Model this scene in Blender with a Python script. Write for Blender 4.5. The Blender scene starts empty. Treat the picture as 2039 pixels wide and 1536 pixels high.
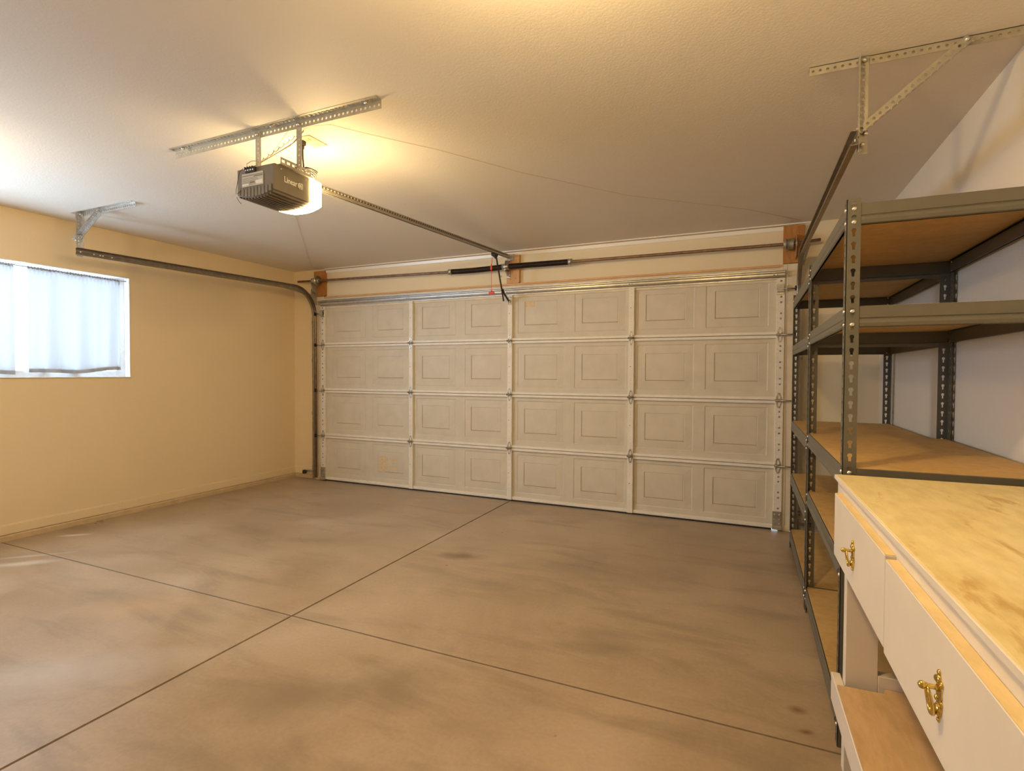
import bpy, math, random
from mathutils import Vector, Matrix
random.seed(7)
PI = math.pi
sc = bpy.context.scene
col = sc.collection

# ------------------------------------------------------------------ camera
CX, CY, CZ, YAW, PIT, ROL, FPX = 4.6167, -4.8450, 1.2743, 0.41782, -0.02219, 0.00487, 1063.47
fw = Vector((-math.sin(YAW)*math.cos(PIT), math.cos(YAW)*math.cos(PIT), math.sin(PIT)))
r0 = Vector((math.cos(YAW), math.sin(YAW), 0)); u0 = r0.cross(fw)
RR = r0*math.cos(ROL)+u0*math.sin(ROL); UU = -r0*math.sin(ROL)+u0*math.cos(ROL)
cam = bpy.data.cameras.new('camera'); camo = bpy.data.objects.new('camera', cam); col.objects.link(camo)
mw = Matrix((RR, UU, -fw)).transposed().to_4x4(); mw.translation = Vector((CX, CY, CZ))
camo.matrix_world = mw
cam.sensor_fit = 'HORIZONTAL'; cam.sensor_width = 36.0; cam.lens = FPX/2039*36.0
cam.clip_start = 0.02; cam.clip_end = 200
sc.camera = camo

# ------------------------------------------------------------------ world, view, lights
vs = sc.view_settings
vs.view_transform = 'Standard'; vs.look = 'None'; vs.gamma = 1.0; vs.use_curve_mapping = False
vs.exposure = 0.08
w = bpy.data.worlds.new('world'); sc.world = w; w.use_nodes = True
bg = w.node_tree.nodes['Background']; bg.inputs[0].default_value = (0.68, 0.84, 1.0, 1); bg.inputs[1].default_value = 7.0
# daylight: sideways gradient added for the curtain folds, stronger from below to brighten the ceiling
_nt = w.node_tree; _tc = _nt.nodes.new('ShaderNodeTexCoord'); _sx = _nt.nodes.new('ShaderNodeSeparateXYZ'); _nt.links.new(_tc.outputs['Generated'], _sx.inputs[0])
_m1 = _nt.nodes.new('ShaderNodeMath'); _m1.operation = 'MULTIPLY_ADD'; _nt.links.new(_sx.outputs['Y'], _m1.inputs[0]); _m1.inputs[1].default_value = -11.0; _m1.inputs[2].default_value = 17.0
_m2 = _nt.nodes.new('ShaderNodeMath'); _m2.operation = 'MULTIPLY_ADD'; _nt.links.new(_sx.outputs['Z'], _m2.inputs[0]); _m2.inputs[1].default_value = -3.0; _nt.links.new(_m1.outputs[0], _m2.inputs[2])
_nt.links.new(_m2.outputs[0], bg.inputs[1])

def light(name, kind, loc, power, color, size=0.1, rot=(0, 0, 0), **kw):
    l = bpy.data.lights.new(name, kind); l.energy = power; l.color = color
    if kind == 'AREA':
        l.shape = kw.get('shape', 'SQUARE'); l.size = size
        if 'size_y' in kw: l.shape = 'RECTANGLE'; l.size_y = kw['size_y']
    else:
        l.shadow_soft_size = size
    o = bpy.data.objects.new(name, l); col.objects.link(o); o.location = loc; o.rotation_euler = rot
    return o
# window portal (sky light entering through the window)
po = light('window_portal', 'AREA', (-0.64, -3.275, 1.66), 1, (1, 1, 1), 1.8, (0, -PI/2, 0), size_y=0.9)
po.data.size = 0.9; po.data.size_y = 2.85; po.data.cycles.is_portal = True
# bulbs of the two ceiling lamps just outside the frame (left of it and above it)
light('side_bulb_light', 'POINT', (0.72, -3.74, 2.30), 18, (1.0, 0.70, 0.34), 0.05)
light('rear_bulb_light', 'POINT', (4.18, -3.72, 2.32), 52, (1.0, 0.68, 0.295), 0.05)

# ------------------------------------------------------------------ room measures
XL, XR, YF, YB, H = -0.466, 5.5295, 0.05, -6.6, 2.50
WY0, WY1, WZ0, WZ1 = -4.70, -1.85, 1.222, 2.112  # window lengthened out of view, uncurtained there, to bring in more daylight

# ------------------------------------------------------------------ materials
def new_mat(name):
    m = bpy.data.materials.new(name); m.use_nodes = True
    nt = m.node_tree; b = nt.nodes['Principled BSDF']
    return m, nt, b
def N(nt, t, **kw):
    n = nt.nodes.new(t)
    for k, v in kw.items(): setattr(n, k, v)
    return n
def ramp(nt, fac, stops):
    r = N(nt, 'ShaderNodeValToRGB')
    while len(r.color_ramp.elements) < len(stops): r.color_ramp.elements.new(0.5)
    for e, (p, c) in zip(r.color_ramp.elements, stops):
        e.position = p; e.color = (*c, 1) if len(c) == 3 else c
    nt.links.new(fac, r.inputs[0]); return r.outputs[0]
def noise(nt, vec, scale, detail=3, rough=0.55, dist=0.0):
    n = N(nt, 'ShaderNodeTexNoise'); n.inputs['Scale'].default_value = scale
    n.inputs['Detail'].default_value = detail; n.inputs['Roughness'].default_value = rough
    n.inputs['Distortion'].default_value = dist
    if vec is not None: nt.links.new(vec, n.inputs['Vector'])
    return n.outputs[0]
def mapping(nt, scale=(1, 1, 1), rot=(0, 0, 0), loc=(0, 0, 0)):
    tc = N(nt, 'ShaderNodeTexCoord'); mp = N(nt, 'ShaderNodeMapping')
    mp.inputs['Scale'].default_value = scale; mp.inputs['Rotation'].default_value = rot
    mp.inputs['Location'].default_value = loc
    nt.links.new(tc.outputs['Object'], mp.inputs[0]); return mp.outputs[0]
def bump(nt, b, h, strength=0.2, dist=0.01):
    bp = N(nt, 'ShaderNodeBump'); bp.inputs['Strength'].default_value = strength
    bp.inputs['Distance'].default_value = dist
    nt.links.new(h, bp.inputs['Height']); nt.links.new(bp.outputs[0], b.inputs['Normal'])
def mix(nt, fac, a, c, mode='MIX'):
    m = N(nt, 'ShaderNodeMix'); m.data_type = 'RGBA'; m.blend_type = mode
    for i, v in ((0, fac), (6, a), (7, c)):
        if isinstance(v, (int, float)): m.inputs[i].default_value = v
        elif isinstance(v, tuple): m.inputs[i].default_value = (*v[:3], 1)
        else: nt.links.new(v, m.inputs[i])
    return m.outputs[2]
def lerp3(a, b, t): return tuple(x*(1-t)+y*t for x, y in zip(a, b))
def basic(name, c, rough=0.5, metal=0.0, var=0.06, scale=30, bstr=0.0, bscale=200, spec=0.5, mapscale=(1, 1, 1)):
    m, nt, b = new_mat(name)
    v = mapping(nt, mapscale)
    n = noise(nt, v, scale, 4)
    lo = tuple(x*(1-var) for x in c); hi = tuple(min(1, x*(1+var)) for x in c)
    nt.links.new(ramp(nt, n, [(0.3, lo), (0.7, hi)]), b.inputs['Base Color'])
    b.inputs['Roughness'].default_value = rough; b.inputs['Metallic'].default_value = metal
    b.inputs['Specular IOR Level'].default_value = spec
    if bstr: bump(nt, b, noise(nt, v, bscale, 3), bstr, 0.002)
    return m

M = {}
def plaster(name, c, bstr=0.35):
    m, nt, b = new_mat(name)
    v = mapping(nt)
    big = noise(nt, v, 1.1, 4, 0.6)
    c1 = ramp(nt, big, [(0.3, tuple(x*0.965 for x in c)), (0.7, c)])
    sp = noise(nt, v, 9, 5, 0.7)
    c2 = mix(nt, ramp(nt, sp, [(0.71, (0, 0, 0)), (0.78, (0.25, 0.25, 0.25))]), c1, tuple(x*0.55 for x in c))
    nt.links.new(c2, b.inputs['Base Color'])
    b.inputs['Roughness'].default_value = 0.62; b.inputs['Specular IOR Level'].default_value = 0.35
    bump(nt, b, noise(nt, v, 95, 2, 0.6), bstr, 0.0016)
    return m
M['wall_cream'] = plaster('wall_cream', (0.90, 0.75, 0.50))
M['wall_white'] = plaster('wall_white', (0.78, 0.73, 0.66))
M['ceiling'] = plaster('ceiling_paint', (0.80, 0.75, 0.67), 0.55)
M['header'] = plaster('header_paint', (0.85, 0.74, 0.53), 0.15)

def concrete():
    m, nt, b = new_mat('concrete_floor')
    v = mapping(nt)
    vs_ = mapping(nt, (0.55, 2.0, 1), (0, 0, math.radians(28)))
    a = noise(nt, v, 0.9, 6, 0.62, 0.6)
    c1 = ramp(nt, a, [(0.28, (0.34, 0.25, 0.165)), (0.5, (0.45, 0.345, 0.24)), (0.72, (0.56, 0.45, 0.335))])
    s = noise(nt, vs_, 2.3, 6, 0.6, 0.5)
    c2 = mix(nt, 0.55, c1, ramp(nt, s, [(0.30, (0.55, 0.55, 0.53)), (0.5, (0.98, 0.97, 0.95)), (0.72, (1, 1, 1))]), 'MULTIPLY')
    s2 = noise(nt, mapping(nt, (1, 1, 1), (0, 0, 0), (11, 4, 2)), 1.7, 5, 0.6, 0.2)
    mr = N(nt, 'ShaderNodeMapRange'); mr.interpolation_type = 'SMOOTHSTEP'; nt.links.new(s2, mr.inputs[0])
    mr.inputs['From Min'].default_value = 0.45; mr.inputs['From Max'].default_value = 0.85; mr.inputs['To Max'].default_value = 0.5
    c3 = mix(nt, mr.outputs[0], c2, (0.24, 0.185, 0.135))
    f = noise(nt, v, 60, 3)
    c4 = mix(nt, 0.10, c3, ramp(nt, f, [(0.35, (0.3, 0.3, 0.3)), (0.65, (1, 1, 1))]), 'MULTIPLY')
    # tiny dark specks
    vo = N(nt, 'ShaderNodeTexVoronoi'); vo.inputs['Scale'].default_value = 3.2
    nt.links.new(v, vo.inputs['Vector'])
    c5 = mix(nt, ramp(nt, vo.outputs['Distance'], [(0.018, (0.8, 0.8, 0.8)), (0.034, (0, 0, 0))]), c4, (0.12, 0.075, 0.045))
    # individual marks: oil darkening, pale smears and patches, rust marks
    sep = noise(nt, mapping(nt, (1, 1, 1), (0, 0, 0), (3, 9, 1)), 5.0, 5, 0.6)
    tc = N(nt, 'ShaderNodeTexCoord'); cur = c5
    def blob(cur, x, y, rx, ry, ang, colr, amt):
        mp = N(nt, 'ShaderNodeMapping'); mp.vector_type = 'TEXTURE'
        mp.inputs['Location'].default_value = (x, y, 0); mp.inputs['Rotation'].default_value = (0, 0, math.radians(ang)); mp.inputs['Scale'].default_value = (rx, ry, 1)
        nt.links.new(tc.outputs['Object'], mp.inputs[0])
        ln = N(nt, 'ShaderNodeVectorMath'); ln.operation = 'LENGTH'; nt.links.new(mp.outputs[0], ln.inputs[0])
        ad = N(nt, 'ShaderNodeMath'); ad.operation = 'MULTIPLY_ADD'; nt.links.new(sep, ad.inputs[0]); ad.inputs[1].default_value = 1.15; nt.links.new(ln.outputs['Value'], ad.inputs[2])
        f_ = ramp(nt, ad.outputs[0], [(0.34, (amt,)*3), (0.78, (0, 0, 0))]); 
        sc2 = N(nt, 'ShaderNodeMath'); sc2.operation = 'MULTIPLY'; nt.links.new(ad.outputs[0], sc2.inputs[0]); sc2.inputs[1].default_value = 0.5
        nt.links.new(sc2.outputs[0], f_.node.inputs[0])
        return mix(nt, f_, cur, colr)
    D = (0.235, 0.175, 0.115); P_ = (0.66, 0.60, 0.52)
    for a_ in ((1.69, -1.72, .42, .22, 20, D, .35), (.95, -1.85, .30, .16, 10, D, .35), (2.80, -1.61, .22, .10, 15, (.17, .115, .075), .8), (2.98, -3.30, .34, .20, 25, D, .7), (3.30, -3.10, .26, .15, -10, D, .6),
               (1.30, -1.35, .38, .15, 30, P_, .35), (3.15, -1.0, .5, .2, 5, D, .25), (3.55, -2.0, .4, .25, 0, D, .3), (4.05, -2.40, .18, .10, 10, D, .55), (4.80, -2.57, .045, .035, 0, (.16, .07, .03), .8),
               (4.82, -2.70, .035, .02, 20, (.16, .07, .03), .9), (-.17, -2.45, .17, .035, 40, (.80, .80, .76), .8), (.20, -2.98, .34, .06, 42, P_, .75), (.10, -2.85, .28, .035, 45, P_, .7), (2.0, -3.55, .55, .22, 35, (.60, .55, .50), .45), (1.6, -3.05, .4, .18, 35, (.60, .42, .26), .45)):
        cur = blob(cur, *a_)
    nt.links.new(cur, b.inputs['Base Color'])
    r = N(nt, 'ShaderNodeMapRange'); r.inputs['To Min'].default_value = 0.26; r.inputs['To Max'].default_value = 0.50
    r.inputs['From Min'].default_value = 0.3; r.inputs['From Max'].default_value = 0.7
    nt.links.new(a, r.inputs[0]); nt.links.new(r.outputs[0], b.inputs['Roughness'])
    b.inputs['Specular IOR Level'].default_value = 0.5
    bump(nt, b, noise(nt, v, 34, 4), 0.06, 0.004)
    return m
M['concrete'] = concrete()
M['joint'] = basic('joint_dirt', (0.30, 0.175, 0.08), 0.9)
M['curb'] = basic('rough_curb_concrete', (0.60, 0.46, 0.28), 0.85, 0, 0.13, 9, 0.9, 60)
M['door'] = basic('door_offwhite_steel', (0.66, 0.60, 0.49), 0.5, 0, 0.05, 7, 0.08, 300)
M['stile'] = basic('door_stile_white', (0.84, 0.79, 0.70), 0.42, 0, 0.05, 12)
M['galv'] = basic('galvanised_steel', (0.52, 0.51, 0.48), 0.34, 0.85, 0.14, 22)
M['galv_dull'] = basic('dull_galvanised_steel', (0.50, 0.47, 0.39), 0.5, 0.65, 0.12, 22)
M['track'] = basic('track_steel', (0.33, 0.28, 0.22), 0.36, 0.85, 0.16, 25)
M['railsteel'] = basic('rail_steel', (0.42, 0.38, 0.32), 0.42, 0.6, 0.1, 25)
M['bolt'] = basic('bolt_zinc', (0.80, 0.78, 0.72), 0.25, 0.9)
M['rust'] = basic('rusty_shaft', (0.28, 0.18, 0.125), 0.45, 0.7, 0.3, 18)
M['spring'] = basic('spring_black', (0.045, 0.032, 0.028), 0.42, 0.5, 0.2, 50)
M['black'] = basic('black_plastic', (0.022, 0.018, 0.016), 0.5)
M['arm'] = basic('dark_painted_arm', (0.045, 0.032, 0.024), 0.5, 0.4)
M['hole'] = basic('hole_dark', (0.03, 0.02, 0.014), 0.9)
M['red'] = basic('red_plastic', (0.80, 0.06, 0.03), 0.4)
M['opener'] = basic('opener_grey_plastic', (0.21, 0.185, 0.145), 0.55, 0.1, 0.04, 20)
M['opener_dark'] = basic('opener_vent_dark', (0.09, 0.07, 0.05), 0.6)
M['print'] = basic('white_print', (0.88, 0.86, 0.80), 0.5)
M['label'] = basic('label_silver', (0.62, 0.60, 0.54), 0.45, 0.0, 0.05)
M['labelink'] = basic('label_ink', (0.25, 0.21, 0.16), 0.6)
M['rackpost'] = basic('rack_grey_paint', (0.135, 0.128, 0.102), 0.36, 0.25, 0.05, 14)
M['rivet'] = basic('rivet_steel', (0.78, 0.74, 0.66), 0.25, 0.9)
M['wire'] = basic('thin_bell_wire', (0.62, 0.50, 0.30), 0.5)
M['cord'] = basic('brown_black_cord', (0.035, 0.022, 0.013), 0.5)
M['outlet'] = basic('outlet_ivory', (0.72, 0.62, 0.38), 0.4)
M['alum'] = basic('window_aluminium', (0.72, 0.73, 0.74), 0.4, 0.4)
M['reveal'] = basic('reveal_white', (0.85, 0.83, 0.80), 0.6)
M['moulding'] = basic('gloss_white_strip', (0.93, 0.90, 0.86), 0.33, 0, 0.01, spec=1.0)
M['whitepaint'] = basic('bench_white_paint', (0.80, 0.72, 0.62), 0.5, 0, 0.035, 6, 0.05, 120)
M['jamb'] = basic('jamb_cream_paint', (0.80, 0.70, 0.54), 0.5, 0, 0.08, 8)
M['residue'] = basic('label_residue', (0.72, 0.55, 0.34), 0.7, 0, 0.12, 60)
M['grime'] = basic('grime_line', (0.42, 0.27, 0.12), 0.8)
M['porcelain'] = basic('porcelain_white', (0.85, 0.84, 0.80), 0.3)

def wood(name, c1, c2, c3, rough=0.6, sc_=(1, 1, 1), nscale=2.0, rot=(0, 0, 0), spots=None, wave=6.0):
    m, nt, b = new_mat(name)
    v = mapping(nt, sc_, rot)
    a = noise(nt, v, nscale, 6, 0.62, 1.2)
    colr = ramp(nt, a, [(0.30, c1), (0.5, c2), (0.70, c3)])
    g = noise(nt, v, nscale*9, 4, 0.6)
    colr = mix(nt, 0.22, colr, ramp(nt, g, [(0.35, tuple(x*0.6 for x in c1)), (0.6, c3)]))
    if spots:
        s = noise(nt, mapping(nt, spots[1]), spots[2], 5, 0.62, 0.4)
        colr = mix(nt, ramp(nt, s, [(spots[3], (0, 0, 0)), (spots[3]+0.06, (spots[4],)*3)]), colr, spots[0])
    nt.links.new(colr, b.inputs['Base Color']); b.inputs['Roughness'].default_value = rough
    b.inputs['Specular IOR Level'].default_value = 0.35
    bump(nt, b, g, 0.08, 0.002)
    return m
M['orangewood'] = wood('stained_orange_wood', (0.36, 0.14, 0.035), (0.50, 0.20, 0.05), (0.58, 0.27, 0.08), 0.5, (1, 1, 0.15), 9)
M['lightwood'] = wood('light_orange_wood', (0.60, 0.32, 0.14), (0.68, 0.39, 0.18), (0.75, 0.46, 0.23), 0.6, (1, 1, 0.15), 9)
M['barewood'] = wood('bare_wood_edge', (0.66, 0.36, 0.16), (0.76, 0.45, 0.22), (0.84, 0.54, 0.29), 0.6, (0.2, 1, 1), 9)
M['board'] = wood('particle_board', (0.53, 0.34, 0.13), (0.60, 0.40, 0.165), (0.66, 0.45, 0.20), 0.65, (1, 1, 1), 3)
M['ply'] = wood('worn_plywood_top', (0.62, 0.48, 0.22), (0.72, 0.61, 0.32), (0.78, 0.69, 0.43), 0.55, (1.6, 0.5, 1), 2.2, (0, 0, 0.05),
                ((0.42, 0.24, 0.06), (3.5, 0.9, 1), 3.4, 0.60, 0.55))
M['plyshelf'] = wood('plywood_shelf', (0.58, 0.37, 0.18), (0.68, 0.46, 0.25), (0.75, 0.54, 0.31), 0.6, (2, 0.5, 1), 2.2, (0, 0, 0),
                     ((0.30, 0.17, 0.07), (4, 3, 1), 4.0, 0.70, 0.6))
M['yellowpine'] = wood('yellow_pine_edge', (0.70, 0.52, 0.24), (0.78, 0.61, 0.32), (0.84, 0.68, 0.40), 0.6, (1, 0.3, 1), 5, (0, 0, 0),
                       ((0.45, 0.22, 0.06), (8, 5, 4), 3.5, 0.70, 0.7))
m, nt, b = new_mat('polished_brass'); b.inputs['Metallic'].default_value = 1.0
v = mapping(nt); nt.links.new(ramp(nt, noise(nt, v, 60, 3), [(0.3, (0.60, 0.42, 0.10)), (0.7, (0.82, 0.62, 0.20))]), b.inputs['Base Color'])
b.inputs['Roughness'].default_value = 0.16; M['brass'] = m
# lamp lens
m, nt, b = new_mat('lit_lamp_lens')
b.inputs['Base Color'].default_value = (0.95, 0.92, 0.85, 1); b.inputs['Emission Color'].default_value = (1.0, 0.70, 0.31, 1)
b.inputs['Emission Strength'].default_value = 92.0
tc = mapping(nt); nt.links.new(ramp(nt, noise(nt, tc, 20, 2), [(0.3, (0.93, 0.90, 0.82)), (0.7, (0.97, 0.94, 0.88))]), b.inputs['Base Color'])
M['lens'] = m
m, nt, b = new_mat('lit_bulb'); b.inputs['Emission Color'].default_value = (1.0, 0.8, 0.55, 1); b.inputs['Emission Strength'].default_value = 12.0
M['bulb'] = m
# thin glass
m, nt, b = new_mat('window_glass'); nt.nodes.remove(b)
tr = N(nt, 'ShaderNodeBsdfTransparent'); gl = N(nt, 'ShaderNodeBsdfGlossy'); mx = N(nt, 'ShaderNodeMixShader')
gl.inputs['Roughness'].default_value = 0.02; mx.inputs[0].default_value = 0.06
tr.inputs[0].default_value = (0.94, 0.97, 1, 1)
nt.links.new(tr.outputs[0], mx.inputs[1]); nt.links.new(gl.outputs[0], mx.inputs[2])
nt.links.new(mx.outputs[0], nt.nodes['Material Output'].inputs[0]); M['glass'] = m
# sheer curtain
m, nt, b = new_mat('sheer_curtain'); nt.nodes.remove(b)
tl = N(nt, 'ShaderNodeBsdfTranslucent'); df = N(nt, 'ShaderNodeBsdfDiffuse'); tr = N(nt, 'ShaderNodeBsdfTransparent')
m1 = N(nt, 'ShaderNodeMixShader'); m2 = N(nt, 'ShaderNodeMixShader')
v = mapping(nt, (1, 1, 1)); cc = ramp(nt, noise(nt, v, 400, 2), [(0.3, (0.84, 0.86, 0.90)), (0.7, (0.92, 0.93, 0.95))])
nt.links.new(cc, df.inputs[0]); nt.links.new(ramp(nt, noise(nt, v, 300, 2), [(0.3, (0.104, 0.107, 0.113)), (0.7, (0.128, 0.131, 0.136))]), tl.inputs[0])
m1.inputs[0].default_value = 0.42; m2.inputs[0].default_value = 0.006
nt.links.new(tl.outputs[0], m1.inputs[1]); nt.links.new(df.outputs[0], m1.inputs[2])
nt.links.new(m1.outputs[0], m2.inputs[1]); nt.links.new(tr.outputs[0], m2.inputs[2])
nt.links.new(m2.outputs[0], nt.nodes['Material Output'].inputs[0]); M['curtain'] = m

# ------------------------------------------------------------------ mesh helpers
def V3(*a): return Vector(a)
class MB:
    def __init__(s): s.v = []; s.f = []; s.m = []; s.sm = []; s.mats = []
    def mi(s, m):
        if m not in s.mats: s.mats.append(m)
        return s.mats.index(m)
    def add(s, vs, fs, mat, smooth=False):
        o = len(s.v); s.v += [Vector(p) for p in vs]; k = s.mi(mat)
        for f in fs: s.f.append(tuple(i+o for i in f)); s.m.append(k); s.sm.append(smooth)
        return s
    def box(s, x0, x1, y0, y1, z0, z1, mat, bev=0.0):
        x0, x1 = min(x0, x1), max(x0, x1); y0, y1 = min(y0, y1), max(y0, y1); z0, z1 = min(z0, z1), max(z0, z1)
        if bev <= 0:
            vs = [(x, y, z) for z in (z0, z1) for y in (y0, y1) for x in (x0, x1)]
            fs = [(0, 2, 3, 1), (4, 5, 7, 6), (0, 1, 5, 4), (2, 6, 7, 3), (0, 4, 6, 2), (1, 3, 7, 5)]
            return s.add(vs, fs, mat)
        b = min(bev, (x1-x0)*.45, (y1-y0)*.45, (z1-z0)*.45); vs = []; idx = {}
        for ix, X in enumerate((x0, x1)):
            for iy, Y in enumerate((y0, y1)):
                for iz, Z in enumerate((z0, z1)):
                    sx, sy, sz = (b, -b)[ix], (b, -b)[iy], (b, -b)[iz]
                    for k, p in enumerate(((X, Y+sy, Z+sz), (X+sx, Y, Z+sz), (X+sx, Y+sy, Z))):
                        idx[ix, iy, iz, k] = len(vs); vs.append(p)
        fs = []
        for i in (0, 1):
            fs.append(tuple(idx[i, a, c, 0] for a, c in ((0, 0), (0, 1), (1, 1), (1, 0))))
            fs.append(tuple(idx[a, i, c, 1] for a, c in ((0, 0), (1, 0), (1, 1), (0, 1))))
            fs.append(tuple(idx[a, c, i, 2] for a, c in ((0, 0), (0, 1), (1, 1), (1, 0))))
        for a in (0, 1):
            for c in (0, 1):
                fs.append((idx[a, c, 0, 0], idx[a, c, 1, 0], idx[a, c, 1, 1], idx[a, c, 0, 1]))
                fs.append((idx[a, 0, c, 0], idx[a, 1, c, 0], idx[a, 1, c, 2], idx[a, 0, c, 2]))
                fs.append((idx[0, a, c, 1], idx[1, a, c, 1], idx[1, a, c, 2], idx[0, a, c, 2]))
                for d in (0, 1): fs.append((idx[a, c, d, 0], idx[a, c, d, 1], idx[a, c, d, 2]))
        return s.add(vs, fs, mat)
    def bar(s, p, q, wu, wv, up, mat):      # rectangular bar from p to q; wu across (up x dir), wv along up
        p, q, up = Vector(p), Vector(q), Vector(up); d = (q-p).normalized()
        a = d.cross(up).normalized(); c = a.cross(d).normalized(); vs = []
        for P in (p, q):
            for i, j in ((-1, -1), (1, -1), (1, 1), (-1, 1)): vs.append(P+a*wu/2*i+c*wv/2*j)
        return s.add(vs, [(0, 3, 2, 1), (4, 5, 6, 7), (0, 1, 5, 4), (1, 2, 6, 5), (2, 3, 7, 6), (3, 0, 4, 7)], mat)
    def tube(s, pts, r, mat, n=10, cap=True, closed=False):
        pts = [Vector(p) for p in pts]; vs = []; fs = []
        rs = r if isinstance(r, (list, tuple)) else [r]*len(pts)
        prev = None
        for i, p in enumerate(pts):
            if closed: t = pts[(i+1) % len(pts)]-pts[i-1]
            else: t = pts[min(i+1, len(pts)-1)]-pts[max(i-1, 0)]
            t.normalize()
            if prev is None:
                a = t.orthogonal().normalized()
            else:
                a = (prev-t*prev.dot(t)); a = a.normalized() if a.length > 1e-6 else t.orthogonal().normalized()
            prev = a; b_ = t.cross(a)
            for k in range(n): vs.append(p+(a*math.cos(2*PI*k/n)+b_*math.sin(2*PI*k/n))*rs[i])
        L = len(pts)
        for i in range(L if closed else L-1):
            j = (i+1) % L
            for k in range(n): fs.append((i*n+k, i*n+(k+1) % n, j*n+(k+1) % n, j*n+k))
        if cap and not closed: fs.append(tuple(range(n))[::-1]); fs.append(tuple((L-1)*n+k for k in range(n)))
        return s.add(vs, fs, mat, True)
    def cyl(s, p, q, r, mat, n=16): 
        s.tube([p, q], r, mat, n); return s
    def ball(s, c, r, mat, n=10, sq=(1, 1, 1)):
        vs = []; fs = []; c = Vector(c)
        for i in range(n+1):
            t = PI*i/n
            for k in range(2*n):
                a = PI*k/n; vs.append(c+Vector((math.sin(t)*math.cos(a)*r*sq[0], math.sin(t)*math.sin(a)*r*sq[1], math.cos(t)*r*sq[2])))
        for i in range(n):
            for k in range(2*n): fs.append((i*2*n+k, (i+1)*2*n+k, (i+1)*2*n+(k+1) % (2*n), i*2*n+(k+1) % (2*n)))
        return s.add(vs, fs, mat, True)
    def prism(s, pts, vec, mat, smooth=False):   # closed polygon swept by a vector
        pts = [Vector(p) for p in pts]; vec = Vector(vec); n = len(pts)
        fs = [tuple(range(n)), tuple(range(n, 2*n))[::-1]]
        fs += [(i, i+n, (i+1) % n+n, (i+1) % n) for i in range(n)]
        return s.add(pts+[p+vec for p in pts], fs, mat, smooth)
    def sweep(s, rings, mat, closed_profile=True, smooth=False, cap=True):
        n = len(rings[0]); vs = [p for r in rings for p in r]; fs = []
        for i in range(len(rings)-1):
            for k in range(n if closed_profile else n-1):
                fs.append((i*n+k, i*n+(k+1) % n, (i+1)*n+(k+1) % n, (i+1)*n+k))
        if cap and closed_profile: fs += [tuple(range(n))[::-1], tuple((len(rings)-1)*n+k for k in range(n))]
        return s.add(vs, fs, mat, smooth)
    def perf(s, O, U, W, Nn, L, wd, t, pitch, shape, cv, mat, nseg=12):   # strip with punched holes
        O, U, W, Nn = Vector(O), Vector(U).normalized(), Vector(W).normalized(), Vector(Nn).normalized()
        n = max(1, round(L/pitch)); p = L/n
        for i in range(n):
            cu = (i+.5)*p
            corners = [(-p/2, -cv), (p/2, -cv), (p/2, wd-cv), (-p/2, wd-cv)]
            angs = sorted([math.atan2(y, x) % (2*PI) for x, y in corners]+[2*PI*(k+.37)/nseg for k in range(nseg)])
            vs = []; m_ = len(angs)
            for a in angs:
                dx, dy = math.cos(a), math.sin(a)
                r = min([c for c in ((p/2/abs(dx)) if abs(dx) > 1e-9 else 9, ((wd-cv)/dy) if dy > 1e-9 else 9, (cv/-dy) if dy < -1e-9 else 9)])
                h = shape(a)
                for rr in (h, r):
                    for tt in (0, t): vs.append(O+U*(cu+dx*rr)+W*(cv+dy*rr)+Nn*tt)
            fs = []
            for k in range(m_):
                j = (k+1) % m_; a0, b0 = 4*k, 4*j
                fs += [(a0, b0, b0+2, a0+2), (a0+1, a0+3, b0+3, b0+1), (a0, a0+1, b0+1, b0), ]
                if angs[k] is not None:
                    # outer wall only along the long edges / ends
                    fs.append((a0+2, b0+2, b0+3, a0+3))
            s.add(vs, fs, mat)
        return s
    def build(s, name, parent=None, **kw):
        base = Vector((0, 0, 0))
        if parent is not None:
            r = parent
            while r.parent: r = r.parent
            base = Vector(r.get('_base', (0, 0, 0))) if '_base' in r else Vector((0, 0, 0))
        me = bpy.data.meshes.new(name); me.from_pydata([tuple(p-base) for p in s.v], [], s.f)
        for m_ in s.mats: me.materials.append(M[m_])
        for p, k, sm in zip(me.polygons, s.m, s.sm): p.material_index = k; p.use_smooth = sm
        me.update()
        import bmesh
        bm = bmesh.new(); bm.from_mesh(me); bmesh.ops.recalc_face_normals(bm, faces=bm.faces); bm.to_mesh(me); bm.free()
        o = bpy.data.objects.new(name, me); col.objects.link(o)
        if parent is not None: o.parent = parent
        for k, v_ in kw.items(): o[k] = v_
        return o
def thing(name, label, category, loc, group=None, rotz=0, kind=None):
    o = bpy.data.objects.new(name, None); col.objects.link(o); o.location = loc; o.rotation_euler = (0, 0, rotz)
    o.empty_display_size = 0.05
    o['_base'] = tuple(loc) if rotz == 0 else (0, 0, 0)
    if label: o['label'] = label
    if category: o['category'] = category
    if group: o['group'] = group
    if kind: o['kind'] = kind
    return o
def circ(r): return lambda a: r
def keyshape():
    def inside(x, y):
        if (x-0.006)**2+y*y < 0.0076**2: return True
        return -0.0140 < x < 0.006 and abs(y) < 0.0044
    tab = {}
    def f(a):
        k = round(a, 4)
        if k not in tab:
            r = 0.0
            while inside(math.cos(a)*(r+0.0004), math.sin(a)*(r+0.0004)) and r < 0.03: r += 0.0004
            tab[k] = max(r, 0.0025)
        return tab[k]
    return f
KEY = keyshape()

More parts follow.
